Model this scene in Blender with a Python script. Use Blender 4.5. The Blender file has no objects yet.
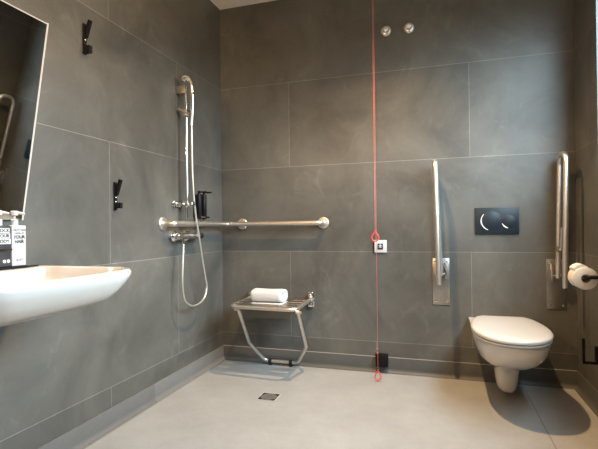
import bpy, bmesh, math, random
from mathutils import Vector, Matrix
random.seed(3)
PI = math.pi
SC = bpy.context.scene
COL = SC.collection

# ------------------------------------------------------------------ camera, world, lights, exposure
cam_d = bpy.data.cameras.new('camera'); cam = bpy.data.objects.new('camera', cam_d); COL.objects.link(cam)
cam_d.sensor_fit = 'HORIZONTAL'; cam_d.sensor_width = 36.0
cam_d.lens = 36.0 * 448.575 / 598.0
cam_d.clip_start = 0.02
R_ = Vector((0.9554495, 0.29493538, -0.01137402)); U_ = Vector((0.01287185, -0.00313757, 0.99991223)); W_ = Vector((-0.2948738, 0.95551205, 0.00679415))
M = Matrix((( R_.x, U_.x, -W_.x, 1.53209), (R_.y, U_.y, -W_.y, -3.02260), (R_.z, U_.z, -W_.z, 0.967487), (0, 0, 0, 1)))
cam.matrix_world = M
SC.camera = cam

SC.view_settings.view_transform = 'Standard'
SC.view_settings.look = 'None'
SC.view_settings.gamma = 1.0
SC.view_settings.use_curve_mapping = False
SC.view_settings.exposure = 0.0

world = bpy.data.worlds.new('daylight'); SC.world = world; world.use_nodes = True
wt = world.node_tree; bg = wt.nodes['Background']
# overcast bright sky above the horizon, dim ground below it
_tc = wt.nodes.new('ShaderNodeTexCoord'); _sp = wt.nodes.new('ShaderNodeSeparateXYZ'); wt.links.new(_tc.outputs['Generated'], _sp.inputs[0])
_cr = wt.nodes.new('ShaderNodeValToRGB'); _mr = wt.nodes.new('ShaderNodeMapRange'); _mr.inputs[1].default_value = 0.0; _mr.inputs[2].default_value = 0.29
wt.links.new(_sp.outputs[2], _mr.inputs[0]); wt.links.new(_mr.outputs[0], _cr.inputs[0]); wt.links.new(_cr.outputs[0], bg.inputs[0])
_cr.color_ramp.elements[0].color = (0.03, 0.032, 0.028, 1); _cr.color_ramp.elements[1].color = (0.67, 0.87, 1.0, 1)
bg.inputs[1].default_value = 28.0

WX, CEIL, REAR = 2.3166, 2.6, -3.5
WIN = (-2.30, -0.40, 1.32, 2.42)      # window opening in the right wall: y0, y1, z0, z1

def area(name, loc, rot, sx, sy, power, col, portal=False):
    l = bpy.data.lights.new(name, 'AREA'); l.shape = 'RECTANGLE'; l.size = sx; l.size_y = sy
    l.energy = power; l.color = col
    if portal: l.cycles.is_portal = True
    o = bpy.data.objects.new(name, l); COL.objects.link(o); o.location = loc; o.rotation_euler = rot
    return o
def spot(name, loc, power, col, rad, ang, blend, rot=(0, 0, 0)):
    l = bpy.data.lights.new(name, 'SPOT'); l.energy = power; l.color = col; l.shadow_soft_size = rad
    l.spot_size = math.radians(ang); l.spot_blend = blend
    o = bpy.data.objects.new(name, l); COL.objects.link(o); o.location = loc; o.rotation_euler = rot
    return o
# daylight just outside the window opening, shining in
area('window_portal', (WX + 0.11, (WIN[0] + WIN[1]) / 2, (WIN[2] + WIN[3]) / 2), (0, PI / 2, 0), WIN[3] - WIN[2], WIN[1] - WIN[0], 0, (1, 1, 1), True)
LAMPS = [(1.2, -0.8)]
REAR_FILL = (0.30, -3.36, 1.9)  # unseen lamp added behind the camera to warm the upper walls
spot('lamp_light', (LAMPS[0][0], LAMPS[0][1], 2.585), 290, (1.0, 0.63, 0.31), 0.026, 132, 1.0, (math.radians(-9), math.radians(-2), 0))
WASH = (1.3, -2.0, 2.575)  # unseen ceiling spot added to brighten the upper left wall
_ax = Vector((0.0, -1.05, 1.85)) - Vector(WASH)
spot('left_wall_fill_light', WASH, 135, (1.0, 0.66, 0.34), 0.12, 84, 1.0, _ax.to_track_quat('-Z', 'Y').to_euler())
_pl = bpy.data.lights.new('rear_fill_light', 'POINT'); _pl.energy = 70; _pl.color = (1.0, 0.62, 0.31); _pl.shadow_soft_size = 0.06
_po = bpy.data.objects.new('rear_fill_light', _pl); COL.objects.link(_po); _po.location = REAR_FILL

# ------------------------------------------------------------------ materials
def mat(name, col, rough=0.5, metal=0.0, coat=0.0, noise=0.0, nscale=8.0, bump=0.0, bscale=80.0, spec=0.5, aniso=0.0):
    m = bpy.data.materials.new(name); m.use_nodes = True
    nt = m.node_tree; b = nt.nodes['Principled BSDF']
    b.inputs['Base Color'].default_value = (*col, 1); b.inputs['Roughness'].default_value = rough
    b.inputs['Metallic'].default_value = metal; b.inputs['Coat Weight'].default_value = coat
    b.inputs['Specular IOR Level'].default_value = spec
    tc = nt.nodes.new('ShaderNodeTexCoord')
    n = nt.nodes.new('ShaderNodeTexNoise'); n.inputs['Scale'].default_value = nscale; n.inputs['Detail'].default_value = 4
    nt.links.new(tc.outputs['Object'], n.inputs['Vector'])
    r = nt.nodes.new('ShaderNodeValToRGB'); nz = max(noise, 0.01)
    r.color_ramp.elements[0].position = 0.3; r.color_ramp.elements[1].position = 0.7
    r.color_ramp.elements[0].color = (*[c * (1 - nz) for c in col], 1); r.color_ramp.elements[1].color = (*[min(1, c * (1 + nz)) for c in col], 1)
    nt.links.new(n.outputs['Fac'], r.inputs['Fac']); nt.links.new(r.outputs['Color'], b.inputs['Base Color'])
    if bump:
        n2 = nt.nodes.new('ShaderNodeTexNoise'); n2.inputs['Scale'].default_value = bscale; n2.inputs['Detail'].default_value = 3
        nt.links.new(tc.outputs['Object'], n2.inputs['Vector'])
        bp = nt.nodes.new('ShaderNodeBump'); bp.inputs['Strength'].default_value = bump; bp.inputs['Distance'].default_value = 0.002
        nt.links.new(n2.outputs['Fac'], bp.inputs['Height']); nt.links.new(bp.outputs['Normal'], b.inputs['Normal'])
    return m

def tile_mat(name, axis, shift, sign=1.0):
    """large dark concrete-look wall tiles, 1.2 x 0.6 m, half bond, thin pale grout"""
    m = bpy.data.materials.new(name); m.use_nodes = True
    nt = m.node_tree; L = nt.links; N = nt.nodes.new; b = nt.nodes['Principled BSDF']
    g = N('ShaderNodeNewGeometry'); s = N('ShaderNodeSeparateXYZ'); L.new(g.outputs['Position'], s.inputs[0])
    mu = N('ShaderNodeMath'); mu.operation = 'MULTIPLY_ADD'; L.new(s.outputs[axis], mu.inputs[0]); mu.inputs[1].default_value = sign; mu.inputs[2].default_value = shift
    mz = N('ShaderNodeMath'); mz.operation = 'ADD'; L.new(s.outputs[2], mz.inputs[0]); mz.inputs[1].default_value = 1.0
    c = N('ShaderNodeCombineXYZ'); L.new(mu.outputs[0], c.inputs[0]); L.new(mz.outputs[0], c.inputs[1])
    br = N('ShaderNodeTexBrick'); L.new(c.outputs[0], br.inputs['Vector'])
    br.offset = 0.5; br.offset_frequency = 2; br.squash = 1.0
    br.inputs['Scale'].default_value = 1; br.inputs['Brick Width'].default_value = 1.2; br.inputs['Row Height'].default_value = 0.6
    br.inputs['Mortar Size'].default_value = 0.0014; br.inputs['Mortar Smooth'].default_value = 0.0; br.inputs['Bias'].default_value = 0
    br.inputs['Color1'].default_value = (0.083, 0.081, 0.073, 1); br.inputs['Color2'].default_value = (0.101, 0.099, 0.089, 1)
    br.inputs['Mortar'].default_value = (0.20, 0.192, 0.178, 1)
    # cloudy cement mottling and paler limescale wisps
    n1 = N('ShaderNodeTexNoise'); n1.inputs['Scale'].default_value = 1.9; n1.inputs['Detail'].default_value = 7; n1.inputs['Roughness'].default_value = 0.62; n1.inputs['Distortion'].default_value = 0.5
    L.new(g.outputs['Position'], n1.inputs['Vector'])
    r1 = N('ShaderNodeMapRange'); L.new(n1.outputs['Fac'], r1.inputs[0]); r1.inputs[1].default_value = 0.3; r1.inputs[2].default_value = 0.72; r1.inputs[3].default_value = 0.60; r1.inputs[4].default_value = 1.42
    mp = N('ShaderNodeMapping'); mp.inputs['Scale'].default_value = (6, 6, 4.5); L.new(g.outputs['Position'], mp.inputs[0])
    n2 = N('ShaderNodeTexNoise'); n2.inputs['Scale'].default_value = 1.0; n2.inputs['Detail'].default_value = 8; n2.inputs['Roughness'].default_value = 0.7; n2.inputs['Distortion'].default_value = 1.2
    L.new(mp.outputs[0], n2.inputs['Vector'])
    r2 = N('ShaderNodeMapRange'); L.new(n2.outputs['Fac'], r2.inputs[0]); r2.inputs[1].default_value = 0.56; r2.inputs[2].default_value = 0.78; r2.inputs[3].default_value = 1.0; r2.inputs[4].default_value = 1.45
    mm = N('ShaderNodeMath'); mm.operation = 'MULTIPLY'; L.new(r1.outputs[0], mm.inputs[0]); L.new(r2.outputs[0], mm.inputs[1])
    vm = N('ShaderNodeVectorMath'); vm.operation = 'SCALE'; L.new(br.outputs['Color'], vm.inputs[0]); L.new(mm.outputs[0], vm.inputs['Scale'])
    L.new(vm.outputs[0], b.inputs['Base Color'])
    rr = N('ShaderNodeMapRange'); L.new(n2.outputs['Fac'], rr.inputs[0]); rr.inputs[3].default_value = 0.34; rr.inputs[4].default_value = 0.56
    L.new(rr.outputs[0], b.inputs['Roughness'])
    n3 = N('ShaderNodeTexNoise'); n3.inputs['Scale'].default_value = 55; n3.inputs['Detail'].default_value = 4; L.new(g.outputs['Position'], n3.inputs['Vector'])
    ad = N('ShaderNodeMath'); ad.operation = 'MULTIPLY_ADD'; L.new(br.outputs['Fac'], ad.inputs[0]); ad.inputs[1].default_value = -0.6; L.new(n3.outputs['Fac'], ad.inputs[2])
    bp = N('ShaderNodeBump'); bp.inputs['Strength'].default_value = 0.25; bp.inputs['Distance'].default_value = 0.001; L.new(ad.outputs[0], bp.inputs['Height']); L.new(bp.outputs[0], b.inputs['Normal'])
    b.inputs['Specular IOR Level'].default_value = 0.5
    return m

def vinyl_mat(name, c1, c2, seam_axis, seam_at, seam_col=None, step=None, rough=0.45):
    m = bpy.data.materials.new(name); m.use_nodes = True
    nt = m.node_tree; L = nt.links; N = nt.nodes.new; b = nt.nodes['Principled BSDF']
    g = N('ShaderNodeNewGeometry')
    n = N('ShaderNodeTexNoise'); n.inputs['Scale'].default_value = 3.5; n.inputs['Detail'].default_value = 8; n.inputs['Roughness'].default_value = 0.75; L.new(g.outputs['Position'], n.inputs['Vector'])
    nf = N('ShaderNodeTexNoise'); nf.inputs['Scale'].default_value = 140; nf.inputs['Detail'].default_value = 2; L.new(g.outputs['Position'], nf.inputs['Vector'])
    mx = N('ShaderNodeMath'); mx.operation = 'MULTIPLY_ADD'; L.new(nf.outputs['Fac'], mx.inputs[0]); mx.inputs[1].default_value = 0.35; L.new(n.outputs['Fac'], mx.inputs[2])
    r = N('ShaderNodeValToRGB'); r.color_ramp.elements[0].position = 0.5; r.color_ramp.elements[1].position = 0.9
    r.color_ramp.elements[0].color = (*c1, 1); r.color_ramp.elements[1].color = (*c2, 1); L.new(mx.outputs[0], r.inputs[0])
    out = r.outputs['Color']
    s = N('ShaderNodeSeparateXYZ'); L.new(g.outputs['Position'], s.inputs[0])
    d = N('ShaderNodeMath'); d.operation = 'SUBTRACT'; L.new(s.outputs[seam_axis], d.inputs[0]); d.inputs[1].default_value = seam_at
    if step:
        st = N('ShaderNodeMath'); st.operation = 'GREATER_THAN'; L.new(d.outputs[0], st.inputs[0]); st.inputs[1].default_value = 0
        mr = N('ShaderNodeMapRange'); L.new(st.outputs[0], mr.inputs[0]); mr.inputs[3].default_value = 1.0; mr.inputs[4].default_value = step
        v = N('ShaderNodeVectorMath'); v.operation = 'SCALE'; L.new(out, v.inputs[0]); L.new(mr.outputs[0], v.inputs['Scale']); out = v.outputs[0]
    if seam_col:
        a = N('ShaderNodeMath'); a.operation = 'ABSOLUTE'; L.new(d.outputs[0], a.inputs[0])
        lt = N('ShaderNodeMath'); lt.operation = 'LESS_THAN'; L.new(a.outputs[0], lt.inputs[0]); lt.inputs[1].default_value = 0.003
        mc = N('ShaderNodeMix'); mc.data_type = 'RGBA'; L.new(lt.outputs[0], mc.inputs[0]); L.new(out, mc.inputs[6]); mc.inputs[7].default_value = (*seam_col, 1); out = mc.outputs[2]
    L.new(out, b.inputs['Base Color']); b.inputs['Roughness'].default_value = rough
    bp = N('ShaderNodeBump'); bp.inputs['Strength'].default_value = 0.25; bp.inputs['Distance'].default_value = 0.001; L.new(nf.outputs['Fac'], bp.inputs['Height']); L.new(bp.outputs[0], b.inputs['Normal'])
    return m

T_BACK = tile_mat('dark_cement_tile_back', 0, 0.6 - 0.5336)
T_LEFT = tile_mat('dark_cement_tile_left', 1, -0.5962 + 0.6, -1.0)
T_RIGHT = tile_mat('dark_cement_tile_right', 1, 0.35, -1.0)
FLOOR = vinyl_mat('pale_grey_vinyl', (0.28, 0.282, 0.278), (0.355, 0.36, 0.356), 0, 2.01, (0.19, 0.18, 0.17))
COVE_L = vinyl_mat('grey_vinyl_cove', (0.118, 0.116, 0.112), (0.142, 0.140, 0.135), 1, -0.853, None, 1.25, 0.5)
COVE_SHADED = vinyl_mat('grey_vinyl_cove_shaded', (0.070, 0.072, 0.070), (0.090, 0.091, 0.088), 0, 9, None, None, 0.5)  # same vinyl as the left skirting, with the shade put into its colour
SEAL = mat('pale_sealant', (0.30, 0.285, 0.265), 0.6)
PLASTER = mat('cream_plaster', (0.86, 0.80, 0.72), 0.8, noise=0.02)
CERAMIC = mat('white_ceramic', (0.63, 0.595, 0.555), 0.12, coat=0.6, noise=0.01)
PLASTIC = mat('white_plastic', (0.54, 0.53, 0.515), 0.25, noise=0.01)
STEEL = mat('brushed_steel', (0.74, 0.70, 0.65), 0.40, 1.0, noise=0.05, nscale=40)
PLATE = mat('satin_steel_plate', (0.42, 0.40, 0.38), 0.33, 1.0, noise=0.06, nscale=30)
ARC = mat('satin_chrome_arc', (0.80, 0.79, 0.77), 0.45, 0.5)
CHROME = mat('chrome', (0.78, 0.77, 0.75), 0.07, 1.0)
HOSE = mat('ribbed_metal_hose', (0.60, 0.575, 0.53), 0.4, 0.8, noise=0.08, nscale=200)
BLACK = mat('matt_black', (0.005, 0.005, 0.006), 0.5, noise=0.1, spec=0.2)
RUBBER = mat('black_rubber', (0.012, 0.012, 0.012), 0.7)
FLUSH = mat('blue_black_glass', (0.010, 0.017, 0.025), 0.45, spec=0.35)
MIRROR = mat('mirror_silver', (0.50, 0.52, 0.52), 0.02, 1.0)
EDGE = mat('mirror_edge', (0.50, 0.48, 0.45), 0.5)
CAPM = mat('polished_cap', (0.85, 0.83, 0.80), 0.28, 0.75)
TOWEL = mat('white_terry', (0.57, 0.565, 0.56), 0.95, noise=0.04, bump=1.0, bscale=260, spec=0.1)
PAPER = mat('tissue_paper', (0.66, 0.63, 0.585), 0.95, noise=0.02, spec=0.1)
CARD = mat('cardboard_core', (0.35, 0.26, 0.18), 0.9)
REDC = mat('red_cord', (0.60, 0.13, 0.11), 0.5)
REDP = mat('red_plastic', (0.78, 0.05, 0.045), 0.3)
NAVY = mat('navy_print', (0.012, 0.018, 0.06), 0.5)
GREYTXT = mat('grey_print', (0.05, 0.05, 0.055), 0.6)
WHITEP = mat('white_print', (0.62, 0.62, 0.61), 0.5)
BOTTLEW = mat('white_bottle', (0.47, 0.47, 0.47), 0.4)
BOTTLEB = mat('charcoal_bottle', (0.035, 0.037, 0.042), 0.3)
DARKG = mat('dark_grate_hole', (0.01, 0.01, 0.01), 0.6)
GRATE = mat('worn_steel_grate', (0.30, 0.29, 0.27), 0.45, 0.7, noise=0.25, nscale=120)
LAMPM = mat('lamp_trim', (0.8, 0.8, 0.78), 0.4)

# ------------------------------------------------------------------ mesh helpers
def obj(name, bm, m, parent=None, smooth=None, loc=None):
    bmesh.ops.recalc_face_normals(bm, faces=bm.faces[:])
    me = bpy.data.meshes.new(name); bm.to_mesh(me); bm.free()
    o = bpy.data.objects.new(name, me); COL.objects.link(o)
    for x in (m if isinstance(m, (list, tuple)) else [m]): me.materials.append(x)
    if smooth is not None:
        for p in me.polygons: p.use_smooth = True
        try: me.set_sharp_from_angle(angle=math.radians(smooth))
        except Exception: pass
    if parent is not None:
        o.parent = parent
        o.matrix_parent_inverse = Matrix.Translation(parent.location).inverted() if parent.type == 'EMPTY' else Matrix.Identity(4)
    return o
def thing(name, label, cat, loc, group=None):
    o = bpy.data.objects.new(name, None); COL.objects.link(o); o.location = loc; o.empty_display_size = 0.05
    o['label'] = label; o['category'] = cat
    if group: o['group'] = group
    return o
def tag(o, label, cat, group=None):
    o['label'] = label; o['category'] = cat
    if group: o['group'] = group
    return o
def struct(o): o['kind'] = 'structure'; return o

def bx(bm, x0, y0, z0, x1, y1, z1, bev=0.0, seg=2, mi=0):
    vs = [bm.verts.new((x, y, z)) for x in (x0, x1) for y in (y0, y1) for z in (z0, z1)]
    fs = [bm.faces.new([vs[i] for i in f]) for f in ((0, 1, 3, 2), (4, 6, 7, 5), (0, 4, 5, 1), (2, 3, 7, 6), (0, 2, 6, 4), (1, 5, 7, 3))]
    for f in fs: f.material_index = mi
    if bev > 0:
        es = list({e for f in fs for e in f.edges})
        bmesh.ops.bevel(bm, geom=es, offset=bev, segments=seg, affect='EDGES', profile=0.5)
def box(name, a, b_, m, parent=None, bev=0.0, seg=2, smooth=None):
    bm = bmesh.new(); bx(bm, *a, *b_, bev, seg)
    return obj(name, bm, m, parent, 35 if bev and smooth is None else smooth)

def round_path(pts, r, n=6):
    """polyline with rounded corners"""
    P = [Vector(p) for p in pts]; out = [P[0]]
    rs = r if isinstance(r, (list, tuple)) else [r] * (len(P) - 2)
    for i in range(1, len(P) - 1):
        a, b, c = P[i - 1], P[i], P[i + 1]; rr = rs[i - 1]
        d1, d2 = (a - b).normalized(), (c - b).normalized()
        ang = d1.angle(d2)
        t = min(rr / math.tan(ang / 2), (a - b).length * 0.49, (c - b).length * 0.49)
        p0, p1 = b + d1 * t, b + d2 * t
        for k in range(n + 1):
            u = k / n
            out.append(p0 * (1 - u) ** 2 + b * 2 * u * (1 - u) + p1 * u * u)
    out.append(P[-1]); return out
def catmull(pts, n=8, closed=False):
    P = [Vector(p) for p in pts]; out = []; m = len(P)
    rng = range(m) if closed else range(m - 1)
    for i in rng:
        if closed: p0, p1, p2, p3 = P[(i - 1) % m], P[i], P[(i + 1) % m], P[(i + 2) % m]
        else: p0, p1, p2, p3 = P[max(i - 1, 0)], P[i], P[i + 1], P[min(i + 2, m - 1)]
        for k in range(n):
            t = k / n
            out.append(0.5 * ((2 * p1) + (-p0 + p2) * t + (2 * p0 - 5 * p1 + 4 * p2 - p3) * t * t + (-p0 + 3 * p1 - 3 * p2 + p3) * t ** 3))
    if not closed: out.append(P[-1])
    return out
def tube(bm, pts, r, n=14, closed=False, cap=True):
    P = [Vector(p) for p in pts]; m = len(P); rings = []
    rad = r if isinstance(r, (list, tuple)) else [r] * m
    t0 = (P[1] - P[0]).normalized()
    up = Vector((0, 0, 1)) if abs(t0.z) < 0.9 else Vector((1, 0, 0))
    nrm = (up - t0 * up.dot(t0)).normalized()
    for i in range(m):
        if closed: t = (P[(i + 1) % m] - P[(i - 1) % m]).normalized()
        else: t = (P[min(i + 1, m - 1)] - P[max(i - 1, 0)]).normalized()
        nrm = (nrm - t * nrm.dot(t)).normalized(); bn = t.cross(nrm)
        rings.append([bm.verts.new(P[i] + (nrm * math.cos(2 * PI * k / n) + bn * math.sin(2 * PI * k / n)) * rad[i]) for k in range(n)])
    for i in range(m if closed else m - 1):
        A, B = rings[i], rings[(i + 1) % m]
        for k in range(n): bm.faces.new((A[k], A[(k + 1) % n], B[(k + 1) % n], B[k]))
    if cap and not closed:
        bm.faces.new(rings[0][::-1]); bm.faces.new(rings[-1])
def cyl(bm, a, b, r, n=24): tube(bm, [a, b], r, n)
def lathe(bm, base, axis, prof, n=28):
    """prof: (distance along axis, radius)"""
    ax = Vector(axis).normalized(); b = Vector(base)
    u = ax.orthogonal().normalized(); v = ax.cross(u); rings = []
    for d, r in prof:
        c = b + ax * d
        rings.append([bm.verts.new(c + (u * math.cos(2 * PI * k / n) + v * math.sin(2 * PI * k / n)) * max(r, 1e-5)) for k in range(n)])
    for A, B in zip(rings, rings[1:]):
        for k in range(n): bm.faces.new((A[k], A[(k + 1) % n], B[(k + 1) % n], B[k]))
    bm.faces.new(rings[0][::-1]); bm.faces.new(rings[-1])
def loft(bm, sections, cap0=True, cap1=True):
    rings = [[bm.verts.new(p) for p in s] for s in sections]; n = len(rings[0])
    for A, B in zip(rings, rings[1:]):
        for k in range(n): bm.faces.new((A[k], A[(k + 1) % n], B[(k + 1) % n], B[k]))
    if cap0: bm.faces.new(rings[0][::-1])
    if cap1: bm.faces.new(rings[-1])
def prism(bm, outline, d0, d1, f):
    """outline of 2D points extruded; f(u, v, d) -> 3D"""
    A = [bm.verts.new(f(u, v, d0)) for u, v in outline]; B = [bm.verts.new(f(u, v, d1)) for u, v in outline]
    n = len(A)
    for k in range(n): bm.faces.new((A[k], A[(k + 1) % n], B[(k + 1) % n], B[k]))
    bm.faces.new(A[::-1]); bm.faces.new(B)
def ellipse_ring(c, a, b, n=32): return [(c[0] + a * math.cos(2 * PI * k / n), c[1] + b * math.sin(2 * PI * k / n)) for k in range(n)]
def lettering(name, text, size, mtx, m, parent, ex=0.0003, align='CENTER', bold=0.0):
    cu = bpy.data.curves.new(name, 'FONT'); cu.body = text; cu.size = size; cu.extrude = ex; cu.align_x = align; cu.align_y = 'CENTER'; cu.resolution_u = 3; cu.offset = bold
    t = bpy.data.objects.new('tmp', cu); COL.objects.link(t)
    bpy.context.view_layer.update()
    me = bpy.data.meshes.new_from_object(t.evaluated_get(bpy.context.evaluated_depsgraph_get()))
    bpy.data.objects.remove(t)
    me.transform(mtx); me.materials.clear(); me.materials.append(m)
    o = bpy.data.objects.new(name, me); COL.objects.link(o); o.parent = parent
    o.matrix_parent_inverse = Matrix.Translation(parent.location).inverted()
    return o

# ------------------------------------------------------------------ the room
T = 0.12
bm = bmesh.new(); bx(bm, -T, REAR - T, -0.1, WX + T, T, 0.0); struct(obj('floor', bm, FLOOR))
bm = bmesh.new(); bx(bm, -T, REAR - T, CEIL, WX + T, T, CEIL + 0.1); struct(obj('ceiling', bm, PLASTER))
bm = bmesh.new(); bx(bm, -T, 0, 0, WX + T, T, CEIL); struct(obj('wall_back', bm, T_BACK))
bm = bmesh.new(); bx(bm, -T, REAR, 0, 0, 0, CEIL); struct(obj('wall_left', bm, T_LEFT))
bm = bmesh.new(); bx(bm, -T, REAR - T, 0, WX + T, REAR, CEIL); struct(obj('wall_front', bm, T_BACK))
bm = bmesh.new()
y0, y1, z0, z1 = WIN
bx(bm, WX, REAR, 0, WX + T, 0, z0); bx(bm, WX, REAR, z1, WX + T, 0, CEIL)
bx(bm, WX, REAR, z0, WX + T, y0, z1); bx(bm, WX, y1, z0, WX + T, 0, z1)
struct(obj('wall_right', bm, T_RIGHT))
bm = bmesh.new()
fw = 0.03
for (a, b, c, d) in ((y0, y0 + fw, z0, z1), (y1 - fw, y1, z0, z1), (y0 + fw, y1 - fw, z0, z0 + fw), (y0 + fw, y1 - fw, z1 - fw, z1)):
    bx(bm, WX + 0.06, a, c, WX + 0.10, b, d)
struct(obj('window_1', bm, LAMPM))

def cove(name, m, f, length):
    """coved vinyl skirting, 100 mm high; f(out, z, along)"""
    prof = [(0.0, 0.1), (0.005, 0.1), (0.006, 0.098), (0.006, 0.030)]
    for k in range(1, 7):
        a = k / 6 * PI / 2; prof.append((0.028 - 0.022 * math.cos(a), 0.030 - 0.0275 * math.sin(a)))
    prof += [(0.030, 0.0), (0.0, 0.0)]
    bm = bmesh.new(); prism(bm, prof, 0.0, length, f)
    return struct(obj(name, bm, m, None, 40))
cove('baseboard_back', COVE_SHADED, lambda o, z, a: (a, -o, z), WX)
cove('baseboard_left', COVE_L, lambda o, z, a: (o, -a, z), -REAR)
cove('baseboard_right', COVE_SHADED, lambda o, z, a: (WX - o, -a, z), -REAR)
# pale sealant bead along the top of the skirting
bm = bmesh.new(); bx(bm, 0.006, -0.0075, 0.0985, WX - 0.006, -0.0003, 0.1025); struct(obj('trim_1', bm, SEAL))
bm = bmesh.new(); tube(bm, [(0.031, -0.031, 0.0018), (0.031, REAR + 0.02, 0.0018)], 0.0022, 6); struct(obj('trim_2', bm, mat('weld_line', (0.22, 0.21, 0.20), 0.6)))

# ------------------------------------------------------------------ toilet
CX = 1.893
def pan_section(z, hw, yc, L, hb, n=40):
    pts = []
    for k in range(n + 1):                       # front curve, left to right
        t = PI * k / n; e = 0.86
        c, s = math.cos(t), math.sin(t)
        pts.append((CX - hw * math.copysign(abs(c) ** e, c), yc - (L + yc) * s ** e, z))
    for k in range(1, 7): pts.append((CX + hw + (hb - hw) * k / 6, yc * (1 - k / 6), z))
    for k in range(0, 6): pts.append((CX - hb + (hb - hw) * k / 6, yc * k / 6, z))
    return pts
t = thing('toilet', 'white wall-hung toilet with closed lid below the black flush plate', 'toilet', (CX, -0.3, 0.0))
bm = bmesh.new()
secs = []
for z, hw, yc, L, hb in ((0.040, .026, -.24, .300, .020), (0.046, .042, -.24, .325, .032), (0.065, .052, -.24, .342, .040), (0.11, .059, -.24, .355, .050), (0.16, .066, -.25, .372, .058), (0.200, .074, -.27, .400, .066),
                         (0.212, .096, -.29, .45, .075), (0.224, .115, -.31, .50, .085), (0.243, .135, -.33, .55, .10), (0.270, .152, -.36, .605, .125), (0.30, .166, -.38, .645, .150), (0.335, .178, -.38, .675, .168), (0.365, .184, -.38, .69, .178), (0.383, .185, -.38, .697, .183), (0.390, .181, -.38, .690, .181)):
    secs.append(pan_section(z, hw, yc, L, hb))
loft(bm, secs); obj('pan', bm, CERAMIC, t, 50)
def lid_section(z, s, L=0.720, hw=0.194, yb=-0.10, hb=0.118, n=44):
    pts = []; yc = -0.40
    for k in range(n + 1):
        tt = PI * k / n; c, si = math.cos(tt), math.sin(tt); e = 0.9
        pts.append((CX - (hw - s) * math.copysign(abs(c) ** e, c), yc - (L - s + yc) * si ** e, z))
    q = 10
    for k in range(1, q + 1):
        u = k / q; w = hw - s + (hb - hw) * (1 - math.cos(u * PI / 2)) ** 0.8
        pts.append((CX + w, yc + (yb - s - yc) * math.sin(u * PI / 2) ** 1.0, z))
    for k in range(q, 0, -1):
        u = k / q; w = hw - s + (hb - hw) * (1 - math.cos(u * PI / 2)) ** 0.8
        pts.append((CX - w, yc + (yb - s - yc) * math.sin(u * PI / 2), z))
    return pts
bm = bmesh.new(); loft(bm, [lid_section(0.391, .008), lid_section(0.393, .004), lid_section(0.400, .004), lid_section(0.402, .008)]); obj('seat', bm, PLASTIC, t, 50)
bm = bmesh.new(); loft(bm, [lid_section(0.4045, .008), lid_section(0.4065, .002), lid_section(0.416, .0), lid_section(0.423, .005), lid_section(0.427, .016), lid_section(0.430, .05), lid_section(0.431, .09)]); obj('lid', bm, PLASTIC, t, 50)
for sx in (-.075, .075):
    bm = bmesh.new(); lathe(bm, (CX + sx - .02, -.085, .402), (1, 0, 0), ((0, .012), (.002, .0135), (.038, .0135), (.04, .012)), 16); obj('hinge', bm, PLASTIC, t, 40)

# flush plate
t = thing('flush_plate', 'blue-black glass dual flush plate on back wall above the toilet', 'flush plate', (1.884, 0, 0.995))
box('plate', (1.759, -0.012, 0.914), (2.008, -0.0005, 1.078), FLUSH, t, .002)
def arc(bm, cx, cz, r, a0, a1, rr, y, n=16):
    tube(bm, [(cx + r * math.cos(a0 + (a1 - a0) * k / n), y, cz + r * math.sin(a0 + (a1 - a0) * k / n)) for k in range(n + 1)], [rr * (0.35 + 0.65 * math.sin(PI * k / n)) for k in range(n + 1)], 8)
bm = bmesh.new(); lathe(bm, (1.853, -0.0118, 0.996), (0, -1, 0), ((0, .0585), (.0012, .0585), (.002, .057)), 48); o = obj('full_flush_button', bm, FLUSH, t, 40)
bm = bmesh.new(); arc(bm, 1.853, .996, .0605, math.radians(138), math.radians(250), .0042, -.0145); obj('chrome_arc', bm, ARC, o, 60)
bm = bmesh.new(); lathe(bm, (1.9525, -0.0118, .990), (0, -1, 0), ((0, .0385), (.0012, .0385), (.002, .037)), 40); o = obj('half_flush_button', bm, FLUSH, t, 40)
bm = bmesh.new(); arc(bm, 1.9525, .990, .0405, math.radians(196), math.radians(262), .0040, -.0145); obj('chrome_arc', bm, ARC, o, 60)

# ------------------------------------------------------------------ fold-up support rails
def drop_rail(px, plate_x, label, side, zt):
    t = thing('folding_support_rail', label, 'grab rail', (plate_x, 0, 0.61), 'folded-up support rails beside the toilet')
    pl = box('wall_plate', (plate_x - .052, -.006, .462), (plate_x + .052, -.0005, .762), PLATE, t, .002)
    for sx in (-.036, .036):
        for z in (.485, .740):
            bm = bmesh.new(); lathe(bm, (plate_x + sx, -.006, z), (0, -1, 0), ((0, .007), (.003, .006), (.004, .003)), 12); obj('screw', bm, CHROME, pl, 40)
    # hinge cheeks
    for sx in (-.030, .026):
        bm = bmesh.new(); prism(bm, [(-.006, .625), (-.006, .735), (-.030, .735), (-.052, .69), (-.060, .655), (-.052, .635)], plate_x + sx, plate_x + sx + .005, lambda u, v, d: (d, u, v))
        obj('hinge_cheek', bm, CHROME, t)
    bm = bmesh.new(); cyl(bm, (plate_x - .034, -.044, .665), (plate_x + .034, -.044, .665), .008); obj('hinge_pin', bm, CHROME, t, 40)
    bm = bmesh.new()
    lean = px - plate_x
    P = [(plate_x, -.050, .652), (px, -.052, zt), (px, -.190, zt), (plate_x - .012 * (1 if lean < 0 else -.2), -.190, .612)]
    pp = round_path(P, [.068, .068], 10)
    tube(bm, pp, .0148, 18); obj('rail_loop', bm, STEEL, t, 50)
    return t
drop_rail(1.522, 1.550, 'brushed steel support rail folded upright, left of the flush plate', -1, 1.366)
t = drop_rail(2.224, 2.206, 'brushed steel support rail folded upright in the right corner, showing both tubes', 1, 1.372)
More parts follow.
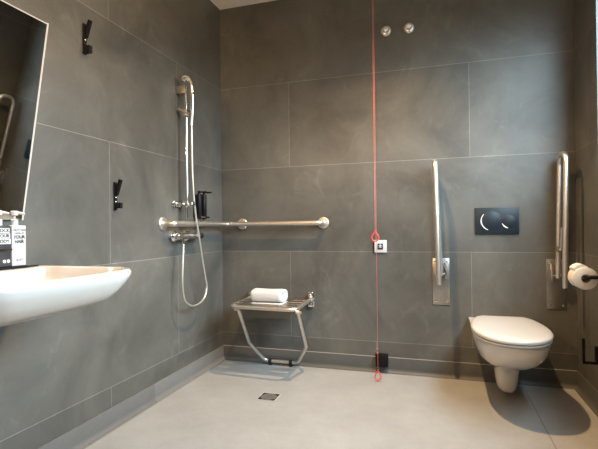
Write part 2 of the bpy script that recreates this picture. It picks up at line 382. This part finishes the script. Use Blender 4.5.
# small folding arm on the right rail
bm = bmesh.new(); tube(bm, round_path([(2.213, -.052, .83), (2.213, -.10, .815), (2.214, -.115, .95)], .015, 5), .0065, 10); obj('paper_arm', bm, STEEL, t, 50)
bm = bmesh.new(); bx(bm, 2.196, -.070, .806, 2.232, -.034, .842, .004); obj('arm_clamp', bm, PLATE, t, 35)

# ------------------------------------------------------------------ right wall: paper holder, roll, bracket
HX, HZ = 2.198, .712
t = thing('toilet_roll_holder', 'black bar toilet roll holder fixed to the right wall', 'toilet roll holder', (WX, -.625, HZ))
bm = bmesh.new(); tube(bm, round_path([(WX - .006, -.628, HZ + .0085), (HX, -.628, HZ + .0085), (HX, -.49, HZ + .0085)], .015, 6), .009, 12); obj('bar', bm, BLACK, t, 50)
bm = bmesh.new(); lathe(bm, (WX - .0005, -.628, HZ + .0085), (-1, 0, 0), ((0, .024), (.006, .024), (.008, .021)), 24); obj('wall_rose', bm, BLACK, t, 40)
t = thing('toilet_roll', 'white toilet paper roll hanging on the black bar', 'toilet roll', (HX, -.55, HZ))
bm = bmesh.new()
n = 40
def ring(y, r, wob=0): return [(HX + (r + wob * math.cos(k * 2 * PI / n * 2)) * math.cos(2 * PI * k / n), y, HZ - .001 + r * math.sin(2 * PI * k / n)) for k in range(n)]
loft(bm, [ring(-.600, .0205), ring(-.600, .050), ring(-.598, .0525), ring(-.504, .0525), ring(-.502, .050), ring(-.502, .0205), ring(-.600, .0205)], False, False)
obj('paper', bm, PAPER, t, 50)
bm = bmesh.new(); loft(bm, [ring(-.601, .0185), ring(-.601, .0204), ring(-.501, .0204), ring(-.501, .0185), ring(-.601, .0185)], False, False); obj('core', bm, CARD, t, 50)
bm = bmesh.new()   # torn loose end sticking up at the back of the roll
prism(bm, [(-.040, .030), (-.046, .046), (-.030, .060), (-.010, .066), (.014, .054), (.010, .048), (-.018, .048)], -.585, -.503, lambda u, v, d: (HX + u, d, HZ + v))
obj('loose_sheet', bm, PAPER, t, 40)

t = thing('wall_bracket', 'small black metal bracket low on the right wall behind the toilet', 'bracket', (WX, -.40, .26))
bm = bmesh.new(); bx(bm, 2.232, -.408, .256, 2.243, -.394, .384, .001); obj('upright', bm, BLACK, t)
bm = bmesh.new(); bx(bm, 2.2431, -.408, .256, WX - .0005, -.394, .268, .001); obj('arm', bm, BLACK, t)
bm = bmesh.new(); bx(bm, 2.290, -.412, .2681, WX - .0005, -.388, .345, .001); obj('mount', bm, BLACK, t)

# ------------------------------------------------------------------ alarm switch, cords, floor-level box
t = thing('alarm_switch', 'white square switch panel with blue symbol on back wall behind red cord', 'switch', (1.169, 0, .836))
box('plate', (1.128, -.011, .795), (1.209, -.0005, .878), PLASTIC, t, .002)
box('side_shadow', (1.1215, -.009, .793), (1.1279, -.0005, .874), BLACK, t)  # black strip standing in for the shadow beside the plate
sy = box('symbol', (1.148, -.0118, .814), (1.185, -.0109, .855), NAVY, t)
bm = bmesh.new()
lathe(bm, (1.167, -.0117, .849), (0, -1, 0), ((0, .0035), (.0006, .0035)), 12)
bx(bm, 1.164, -.0124, .832, 1.170, -.0117, .845); bx(bm, 1.155, -.0124, .839, 1.179, -.0117, .8425); bx(bm, 1.158, -.0124, .829, 1.176, -.0117, .8325)
obj('figure', bm, WHITEP, sy)

KX, KY = 1.163, -.20
t = thing('alarm_pull_cord', 'red emergency pull cord with two ring handles hanging from the ceiling', 'pull cord', (KX, KY, CEIL))
bm = bmesh.new(); cyl(bm, (KX, KY, CEIL - .0005), (KX, KY, CEIL - .03), .035); obj('ceiling_switch', bm, PLASTIC, t, 40)
bm = bmesh.new(); cyl(bm, (KX - .004, KY, CEIL - .03), (KX - .004, KY, .945), .0011, 8); obj('cord', bm, REDC, t, 60)
bm = bmesh.new(); cyl(bm, (KX + .003, KY, CEIL - .03), (KX + .003, KY, .07), .0011, 8); obj('cord', bm, REDC, t, 60)
def handle(cz, s, x):
    bm = bmesh.new()
    P = catmull([(x - .0225 * s, KY, cz - .006 * s), (x - .017 * s, KY, cz + .012 * s), (x, KY, cz + .034 * s), (x + .017 * s, KY, cz + .012 * s), (x + .0225 * s, KY, cz - .006 * s), (x + .014 * s, KY, cz - .022 * s), (x, KY, cz - .028 * s), (x - .014 * s, KY, cz - .022 * s)], 6, True)
    tube(bm, P, .0040 * s, 10, True)
    cyl(bm, (x, KY, cz + .030 * s), (x, KY, cz + .048 * s), .0045 * s, 10)
    return obj('ring_handle', bm, REDP, t, 60)
handle(.902, .95, KX - .004); handle(.034, .85, KX + .003)
for z in (.172, .200):
    bm = bmesh.new(); lathe(bm, (KX + .001, KY, z), (0, 0, 1), ((0, .002), (.003, .005), (.008, .005), (.011, .002)), 10); obj('bead', bm, REDC, t, 60)

t = thing('junction_box', 'small black box on the skirting behind the red cord', 'box', (1.167, 0, .082))
box('cover', (1.130, -.045, .044), (1.206, -.0065, .122), BLACK, t, .003)
box('rim', (1.126, -.012, .040), (1.210, -.0078, .126), RUBBER, t)

# ------------------------------------------------------------------ chrome caps
for i, (x, z) in enumerate(((1.221, 2.268), (1.370, 2.267))):
    t = thing('chrome_wall_cap', ('left' if i == 0 else 'right') + ' one of two round chrome caps high on the back wall', 'wall cap', (x, 0, z), 'chrome caps high on the back wall')
    bm = bmesh.new(); lathe(bm, (x, -.0005, z), (0, -1, 0), ((0, .034), (.004, .034), (.010, .031), (.014, .024), (.015, .020)), 32); obj('rose', bm, CAPM, t, 60)
    bm = bmesh.new(); lathe(bm, (x, -.015, z), (0, -1, 0), ((0, .019), (.018, .019), (.024, .016), (.027, .008)), 24); obj('knob', bm, CAPM, t, 60)

# ------------------------------------------------------------------ fold-down shower seat
t = thing('folding_shower_bench', 'steel fold-down shower seat with slatted top and bent legs on the back wall', 'shower seat', (.48, 0, .47))
Z = .466
SL, SR = .240, .690
bm = bmesh.new()
tube(bm, round_path([(SR - .005, -.030, Z), (SR + .012, -.428, Z), (SL + .015, -.400, Z), (SL, -.030, Z)], [.055, .055], 8), .0125, 16); obj('frame', bm, STEEL, t, 50)
for i in range(4):
    ya = -.055 - i * .083
    bm = bmesh.new(); bx(bm, SL + .016, ya - .062, Z + .002, SR - .012 + .005, ya, Z + .009, .002); obj('slat', bm, PLATE, t, 35)
for x in (SL + .001, SR - .004):
    b_ = box('wall_bracket', (x - .020, -.008, Z - .055), (x + .020, -.0005, Z + .050), CHROME, t, .002)
    bm = bmesh.new(); bx(bm, x - .018, -.040, Z + .014, x + .018, -.008, Z + .046, .006); bx(bm, x - .016, -.036, Z - .050, x + .016, -.008, Z - .018, .006); cyl(bm, (x - .022, -.026, Z), (x + .022, -.026, Z), .012); obj('bracket_knuckle', bm, CHROME, t, 35)
bm = bmesh.new()
LEG = [(.305, -.392, Z - .013), (.287, -.174, .178), (.352, -.052, .030), (.595, -.052, .030), (.694, -.174, .178), (.712, -.410, Z - .013)]
tube(bm, round_path(LEG, [.05, .05, .05, .05], 6), .0115, 14); obj('leg_frame', bm, STEEL, t, 50)
for x in (.298, .716):
    bm = bmesh.new(); cyl(bm, (x - .016, -.393 if x < .5 else -.408, Z - .018), (x + .018, -.393 if x < .5 else -.408, Z - .018), .009, 12); obj('leg_pivot', bm, STEEL, t, 50)
for x in (.392, .545):
    bm = bmesh.new(); lathe(bm, (x - .014, -.050, .0285), (1, 0, 0), ((0, .013), (.002, .0155), (.024, .0155), (.026, .013)), 16); bx(bm, x - .011, -.058, .0005, x + .011, -.046, .018); obj('rubber_foot', bm, RUBBER, t, 40)

# towel rolled up on the seat
t = thing('rolled_towel', 'white rolled towel lying on the shower seat', 'towel', (.47, -.25, Z + .01))
bm = bmesh.new()
def towel_outline(x, n=44):
    pts = []; k = (x - .362) / .21
    for i in range(n):
        a = 2 * PI * i / n
        ry = .060 + .002 * math.sin(3 * a + k * 3); rz = .043 + .0015 * math.sin(2 * a + k * 5) - .002 * k
        pts.append((x + .006 * math.cos(a), -.255 + ry * math.copysign(abs(math.cos(a)) ** .8, math.cos(a)), Z + .0150 + .043 + rz * math.copysign(abs(math.sin(a)) ** .75, math.sin(a))))
    return pts
def shrink(s, f, dx):
    cy = -.255; cz = Z + .058
    return [(p[0] + dx, cy + (p[1] - cy) * f, cz + (p[2] - cz) * f) for p in s]
X0, X1 = .362, .572
ss = [shrink(towel_outline(X0), .55, .004), shrink(towel_outline(X0), .80, -.002), shrink(towel_outline(X0), .93, .0)]
ss += [towel_outline(X0 + .008 + (X1 - X0 - .016) * k / 16) for k in range(17)]
ss += [shrink(towel_outline(X1), .93, 0), shrink(towel_outline(X1), .80, .002), shrink(towel_outline(X1), .55, -.004)]
loft(bm, ss); obj('roll', bm, TOWEL, t, 60)
bm = bmesh.new(); bx(bm, X0 + .004, -.326, Z + .0096, X1 + .006, -.200, Z + .0146, .002); obj('loose_edge', bm, TOWEL, t, 40)

# ------------------------------------------------------------------ grab rail round the corner
t = thing('corner_grab_rail', 'long brushed steel grab rail turning the shower corner at waist height', 'grab rail', (.07, -.07, 1.0))
RZ = .998
bm = bmesh.new()
tube(bm, round_path([(.006, -.757, RZ), (.070, -.757, RZ), (.070, -.070, RZ), (.776, -.070, RZ), (.776, -.006, RZ)], [.03, .035, .03], 8), .0160, 18); obj('rail', bm, STEEL, t, 50)
for base, ax in (((.0005, -.757, RZ), (1, 0, 0)), ((.776, -.0005, RZ), (0, -1, 0)), ((.165, -.0005, RZ), (0, -1, 0))):
    bm = bmesh.new(); lathe(bm, base, ax, ((0, .040), (.006, .040), (.010, .036), (.011, .018)), 32); obj('flange', bm, STEEL, t, 40)
bm = bmesh.new(); cyl(bm, (.165, -.006, RZ), (.165, -.066, RZ), .012); obj('support_post', bm, STEEL, t, 40)
bm = bmesh.new(); cyl(bm, (.085, -.070, RZ), (.115, -.070, RZ), .0178); obj('joint_sleeve', bm, STEEL, t, 40)

# ------------------------------------------------------------------ shower riser, hand shower, mixer
RX, RY = .060, -.585
t = thing('shower_riser_rail', 'chrome vertical shower rail on the left wall near the corner', 'shower rail', (0, RY, 1.1))
bm = bmesh.new(); cyl(bm, (RX, RY, 1.035), (RX, RY, 1.845), .0095, 16); obj('pole', bm, CHROME, t, 50)
box('wall_bracket', (.0005, RY - .020, 1.800), (RX + .006, RY + .012, 1.852), PLATE, t, .003)
bm = bmesh.new(); bx(bm, .0005, RY - .080, 1.100, .012, RY + .020, 1.138, .004); bx(bm, .0121, RY - .078, 1.108, .030, RY - .040, 1.130, .004); cyl(bm, (.01, RY - .012, 1.119), (RX + .046, RY, 1.119), .010); bx(bm, RX - .018, RY - .022, 1.100, RX + .018, RY + .020, 1.138, .008); cyl(bm, (RX + .046, RY, 1.108), (RX + .046, RY, 1.134), .012); obj('lower_bracket', bm, CHROME, t, 35)
bm = bmesh.new(); cyl(bm, (.018, RY - .015, 1.705), (.0885, RY - .006, 1.667), .013, 16); bx(bm, RX - .016, RY - .020, 1.655, RX + .016, RY + .020, 1.705, .005); obj('slider', bm, CHROME, t, 40)

t = thing('hand_shower', 'chrome hand shower with metal hose held on the vertical rail', 'hand shower', (.10, -.53, 1.63))
HXs = .103
bm = bmesh.new()
P = catmull([(HXs - .003, -.592, 1.600), (HXs, -.592, 1.66), (HXs + .004, -.592, 1.76), (HXs + .004, -.592, 1.815), (HXs - .004, -.594, 1.862), (HXs - .024, -.598, 1.892), (HXs - .046, -.605, 1.894), (HXs - .060, -.612, 1.880)], 6)
rr = []
for i in range(len(P)):
    u = i / (len(P) - 1); rr.append(.0085 + .0045 * min(1, u * 3) + (.007 * max(0, (u - .6) / .4)))
tube(bm, P, rr, 16); obj('handle', bm, CHROME, t, 50)
bm = bmesh.new(); lathe(bm, (HXs - .040, -.606, 1.892), (-.55, -.1, -.8), ((0, .012), (.006, .024), (.013, .028), (.018, .026)), 24); obj('spray_head', bm, CHROME, t, 50)
bm = bmesh.new()
H = [(HXs - .003, -.592, 1.60), (.100, -.590, 1.45), (.100, -.588, 1.33), (.100, -.578, 1.20), (.100, -.560, 1.085), (.098, -.520, .95), (.095, -.478, .81), (.090, -.425, .66), (.088, -.402, .59), (.088, -.430, .525), (.085, -.50, .493), (.082, -.585, .495), (.080, -.655, .540), (.080, -.680, .635), (.078, -.670, .76), (.075, -.658, .84), (.072, -.650, .90)]
tube(bm, catmull(H, 8), .0064, 10); obj('hose', bm, HOSE, t, 60)

t = thing('shower_mixer', 'chrome thermostatic shower mixer bar beneath the grab rail', 'shower mixer', (0, -.62, .925))
bm = bmesh.new(); lathe(bm, (.062, -.705, .922), (0, 1, 0), ((0, .014), (.004, .020), (.040, .021), (.045, .018), (.050, .0185), (.205, .0185), (.210, .021), (.250, .020), (.256, .014)), 24); obj('body', bm, CHROME, t, 40)
for y in (-.640, -.500):
    bm = bmesh.new(); lathe(bm, (.0005, y, .922), (1, 0, 0), ((0, .036), (.006, .035), (.018, .024), (.022, .014), (.062, .014)), 24); obj('wall_union', bm, CHROME, t, 50)
bm = bmesh.new(); cyl(bm, (.070, -.650, .905), (.072, -.650, .875), .0095, 14); obj('hose_outlet', bm, CHROME, t, 50)
bm = bmesh.new(); lathe(bm, (.062, -.449, .922), (0, 1, 0), ((0, .0195), (.026, .0195), (.030, .016)), 20); obj('end_knob', bm, BLACK, t, 40)

# black soap dispensers
for i, y in enumerate((-.405, -.340)):
    t = thing('soap_dispenser', ('left' if i == 0 else 'right') + ' of two slim black dispensers on the left wall beside the hose', 'soap dispenser', (0, y, 1.1), 'black dispensers in the shower')
    bm = bmesh.new(); lathe(bm, (.040, y, 1.030), (0, 0, 1), ((0, .014), (.003, .0175), (.160, .0175), (.166, .014)), 20); obj('bottle', bm, BLACK, t, 50)
    bm = bmesh.new(); bx(bm, .0005, y - .008, 1.04, .022, y + .008, 1.19); obj('holder', bm, BLACK, t)
    bm = bmesh.new(); cyl(bm, (.040, y, 1.196), (.040, y, 1.215), .008, 12); bx(bm, .034, y - .007, 1.203, .095, y + .007, 1.212); obj('pump', bm, BLACK, t)
    bm = bmesh.new(); cyl(bm, (.040, y, 1.030), (.040, y, 1.018), .009, 12); bx(bm, .040, y - .006, 1.038, .082, y + .006, 1.048); obj('nozzle', bm, CHROME, t)

# ------------------------------------------------------------------ hooks on the left wall
def hook(y, z0, label):
    t = thing('wall_hook', label, 'hook', (0, y, z0 + .07), 'black hooks on the left wall')
    bm = bmesh.new(); bx(bm, .0005, y - .009, z0, .009, y + .009, z0 + .138, .0015); obj('back_plate', bm, BLACK, t)
    bm = bmesh.new(); prism(bm, [(.009, z0 + .072), (.009, z0 + .094), (.031, z0 + .152), (.043, z0 + .147), (.018, z0 + .072)], y - .0075, y + .0075, lambda u, v, d: (u, d, v)); obj('upper_prong', bm, BLACK, t)
    bm = bmesh.new(); prism(bm, [(.009, z0 + .002), (.040, z0 + .002), (.040, z0 + .034), (.024, z0 + .034), (.009, z0 + .046)] if z0 > 1.5 else [(.009, z0 + .008), (.040, z0 + .008), (.040, z0 + .036), (.020, z0 + .036), (.020, z0 + .022), (.009, z0 + .022)], y - .009, y + .009, lambda u, v, d: (u, d, v)); obj('lower_prong', bm, BLACK, t)
    for zz in (.040, .064):
        bm = bmesh.new(); lathe(bm, (.0092, y, z0 + zz), (1, 0, 0), ((0, .0055), (.0015, .0045), (.002, .0015)), 10); obj('screw', bm, CHROME, t, 50)
hook(-1.358, 1.770, 'black forked wall hook high on the left wall near the mirror')
hook(-1.162, 1.065, 'black forked wall hook lower on the left wall above the basin corner')

# ------------------------------------------------------------------ basin
BY = -1.975
def basin_ring(z, x1, hw, r, bow, inset=0.0, x0=0.001, n=10):
    """rounded outline: wall edge at x0, front at x1 with a bowed front, half width hw"""
    pts = [(x0, BY + hw, z)]
    def b(y): return bow * (1 - ((y - BY) / hw) ** 2)
    cx, cy = x1 - r, BY + hw - r
    for k in range(1, 9): pts.append((x0 + (cx - x0) * k / 9, BY + hw, z))
    for k in range(n + 1):
        a = PI / 2 * (1 - k / n); x = cx + r * math.cos(a); y = cy + r * math.sin(a); pts.append((x + b(y) * (k / n), y, z))
    for k in range(1, 16):
        y = cy - (2 * (hw - r)) * k / 16; pts.append((x1 + b(y), y, z))
    cy2 = BY - hw + r
    for k in range(n + 1):
        a = -PI / 2 * (k / n); x = cx + r * math.cos(a); y = cy2 + r * math.sin(a); pts.append((x + b(y) * (1 - k / n), y, z))
    for k in range(8, 0, -1): pts.append((x0 + (cx - x0) * k / 9, BY - hw, z))
    pts.append((x0, BY - hw, z))
    return pts
t = thing('wash_basin', 'wide white ceramic wall-hung wash basin at the left edge', 'basin', (.25, BY, .75))
bm = bmesh.new()
S = [basin_ring(.700, 0.288, 0.195, .10, .01), basin_ring(.703, 0.348, 0.230, .11, .015), basin_ring(.711, 0.398, 0.255, .12, .02), basin_ring(.720, 0.433, 0.275, .12, .022), basin_ring(.740, 0.475, 0.290, .115, .025), basin_ring(.765, 0.496, 0.302, .11, .028),
     basin_ring(.790, 0.514, 0.309, .105, .030), basin_ring(.812, 0.525, 0.314, .10, .030), basin_ring(.825, 0.526, 0.315, .10, .030), basin_ring(.832, 0.522, 0.311, .10, .03), basin_ring(.834, 0.515, 0.304, .095, .03),
     basin_ring(.833, 0.507, 0.296, .09, .03, x0=.10), basin_ring(.829, 0.501, 0.290, .09, .03, x0=.115), basin_ring(.805, 0.485, 0.281, .10, .028, x0=.125), basin_ring(.775, 0.463, 0.257, .11, .02, x0=.14), basin_ring(.750, 0.408, 0.210, .12, .02, x0=.16), basin_ring(.735, 0.328, 0.125, .09, .01, x0=.19), basin_ring(.731, 0.288, 0.055, .05, .0, x0=.22)]
loft(bm, S); obj('bowl', bm, CERAMIC, t, 50)
bm = bmesh.new(); lathe(bm, (.265, BY, .7315), (0, 0, 1), ((0, .032), (.003, .030), (.004, .012)), 24); obj('waste', bm, CHROME, t, 40)
# ------------------------------------------------------------------ tilted mirror
t = thing('wall_mirror', 'large frameless mirror tilted forward above the basin', 'mirror', (.02, -1.99, 1.02))
MA = math.atan2(.141 - .014, 1.744 - 1.028)
def mir(u, v, d):   # u along y, v up the glass, d out of the glass
    return (.0135 + v * math.sin(MA) + d * math.cos(MA), u, 1.008 + v * math.cos(MA) - d * math.sin(MA))
H_ = .743
bm = bmesh.new(); prism(bm, [(-2.30, 0), (-1.697, 0), (-1.697, H_), (-2.30, H_)], -.004, 0, lambda u, v, d: mir(u, v, d)); obj('glass', bm, MIRROR, t)
bm = bmesh.new()
for q in ([(-2.306, -.006), (-2.3001, -.006), (-2.3001, H_ + .006), (-2.306, H_ + .006)], [(-1.6969, 0), (-1.690, 0), (-1.690, H_ + .006), (-1.6969, H_ + .006)], [(-2.30, H_ + .0001), (-1.697, H_ + .0001), (-1.697, H_ + .004), (-2.30, H_ + .004)]):
    prism(bm, q, -.006, .001, lambda u, v, d: mir(u, v, d))
obj('edge_trim', bm, EDGE, t)
for v in (.12, .60):
    bm = bmesh.new(); 
    a = Vector(mir(-1.99, v, -.006)); bx(bm, .0005, -2.03, a.z - .02, a.x, -1.95, a.z + .02); obj('tilt_bracket', bm, PLATE, t)

# ------------------------------------------------------------------ bottles on the basin ledge
def bottle(y, x, w, label, body_m, texts, grp):
    zb = .8415
    t = thing('pump_bottle', label, 'pump bottle', (x, y, zb), grp)
    bm = bmesh.new(); bx(bm, x - .022, y - w / 2, zb, x + .022, y + w / 2, zb + .145, .004, 3); obj('body', bm, body_m, t, 40)
    bm = bmesh.new(); lathe(bm, (x, y, zb + .145), (0, 0, 1), ((0, .012), (.020, .012), (.022, .009), (.024, .004), (.040, .004)), 20); obj('collar', bm, PLASTIC, t, 40)
    bm = bmesh.new(); lathe(bm, (x, y, zb + .180), (0, 0, 1), ((0, .009), (.002, .012), (.016, .013), (.018, .010)), 16); tube(bm, [(x, y, zb + .190), (x + .014, y + .012, zb + .190), (x + .024, y + .022, zb + .186)], [.006, .005, .004], 10); obj('pump_head', bm, PLASTIC, t, 40)
    return t, zb
face = Matrix(((0, 0, 1, 0), (1, 0, 0, 0), (0, 1, 0, 0), (0, 0, 0, 1)))   # text facing +x, reading along +y
GB = 'pump bottles on the basin ledge'
t, zb = bottle(-1.780, .075, .058, 'white pump bottle with grey YOUR HAIR lettering on the basin ledge', BOTTLEW, None, GB)
def put(txt, size, x, y, z, m, p, bold=0.0, rot=0): return lettering('lettering', txt, size, Matrix.Translation((x, y, z)) @ face @ Matrix.Rotation(rot, 4, 'Z'), m, p, bold=bold)
put('DIRTY? THEN', .0085, .0975, -1.780, zb + .128, GREYTXT, t)
put('WASH IT', .0095, .0975, -1.780, zb + .117, GREYTXT, t)
put('YOUR', .0165, .0975, -1.780, zb + .103, GREYTXT, t, .0006)
put('HAIR', .0165, .0975, -1.780, zb + .087, GREYTXT, t, .0006)
put('& GO', .010, .0975, -1.780, zb + .022, GREYTXT, t)
t, zb = bottle(-1.842, .075, .058, 'charcoal pump bottle with ROCK YOUR BODY lettering beside the white bottle', BOTTLEB, None, GB)
for i, (tx, zz) in enumerate((('ROCK', .127), ('YOUR', .108), ('BODY', .089))):
    bm = bmesh.new(); bx(bm, .097, -1.864, zb + zz - .0085, .0976, -1.818 + .002 * i, zb + zz + .0085); lb = obj('label_block', bm, WHITEP, t)
    put(tx, .0165, .0981, -1.842, zb + zz, BOTTLEB, t, .0004)
for yy in (-1.838, -1.823):
    bm = bmesh.new(); lathe(bm, (.097, yy, zb + .020), (1, 0, 0), ((0, .006), (.0006, .006)), 16); obj('dot', bm, WHITEP, t)

t = thing('bottle_holder', 'black wire holder with chrome band round the two pump bottles', 'bottle holder', (.05, -1.81, .835))
bm = bmesh.new(); bx(bm, .045, -1.885, .8345, .105, -1.745, .8405, .001); bx(bm, .090, -1.745, .8345, .100, -1.700, .8395, .001); obj('tray', bm, BLACK, t)
bm = bmesh.new(); bx(bm, .099, -1.871, .898, .101, -1.811, .905); obj('band', bm, CHROME, t)
bm = bmesh.new(); bx(bm, .0005, -1.879, .90, .050, -1.875, .905); bx(bm, .0505, -1.879, .8406, .0985, -1.875, .905); obj('side_wire', bm, BLACK, t)

# ------------------------------------------------------------------ floor drain
t = thing('floor_drain', 'small square steel floor drain in the pale shower floor', 'drain', (.597, -.617, 0))
bm = bmesh.new(); bx(bm, .547, -.667, .0002, .647, -.567, .0012); obj('sump', bm, DARKG, t)
bm = bmesh.new(); lathe(bm, (.597, -.617, .0013), (0, 0, 1), ((0, .047), (.0012, .047), (.0016, .045)), 36); obj('grate', bm, GRATE, t)
bm = bmesh.new()
for a in ((.541, -.673, .653, -.6671), (.541, -.5669, .653, -.561), (.541, -.667, .5469, -.567), (.6471, -.667, .653, -.567)): bx(bm, a[0], a[1], .0002, a[2], a[3], .002)
obj('frame', bm, mat('drain_frame', (.40, .39, .37), .5), t)

# ------------------------------------------------------------------ recessed ceiling lamp and the added fill lamps
for i, (x, y) in enumerate(LAMPS + [WASH[:2]]):
    t = thing('ceiling_downlight', ('small round recessed downlight above the shower floor', 'added unseen round fill lamp in the ceiling near the viewer')[i], 'ceiling light', (x, y, CEIL))  # the second one is made up, a body for the left wall fill
    bm = bmesh.new(); n = 32
    def rg(r, z): return [(x + r * math.cos(2 * PI * k / n), y + r * math.sin(2 * PI * k / n), z) for k in range(n)]
    loft(bm, [rg(.038, CEIL - .0005), rg(.045, CEIL - .0005), rg(.045, CEIL - .004), rg(.038, CEIL - .005), rg(.038, CEIL - .0005)], False, False); obj('trim_ring', bm, LAMPM, t, 40)
t = thing('added_rear_lamp', 'added unseen fill lamp on the wall behind the viewer', 'wall lamp', (REAR_FILL[0], REAR, REAR_FILL[2]))  # made-up fitting so the added rear light has a body
bm = bmesh.new(); lathe(bm, (REAR_FILL[0], REAR + .0005, REAR_FILL[2] - .10), (0, 1, 0), ((0, .05), (.012, .05), (.016, .04)), 28); obj('back_plate', bm, PLATE, t, 40)
bm = bmesh.new(); tube(bm, round_path([(REAR_FILL[0], REAR + .016, REAR_FILL[2] - .10), (REAR_FILL[0], REAR_FILL[1], REAR_FILL[2] - .10), (REAR_FILL[0], REAR_FILL[1], REAR_FILL[2] - .075)], .02, 5), .008, 12); obj('arm', bm, PLATE, t, 50)
bm = bmesh.new(); lathe(bm, (REAR_FILL[0], REAR_FILL[1], REAR_FILL[2] - .0749), (0, 0, 1), ((0, .05), (.006, .055), (.008, .05)), 28); obj('lamp_dish', bm, PLATE, t, 40)
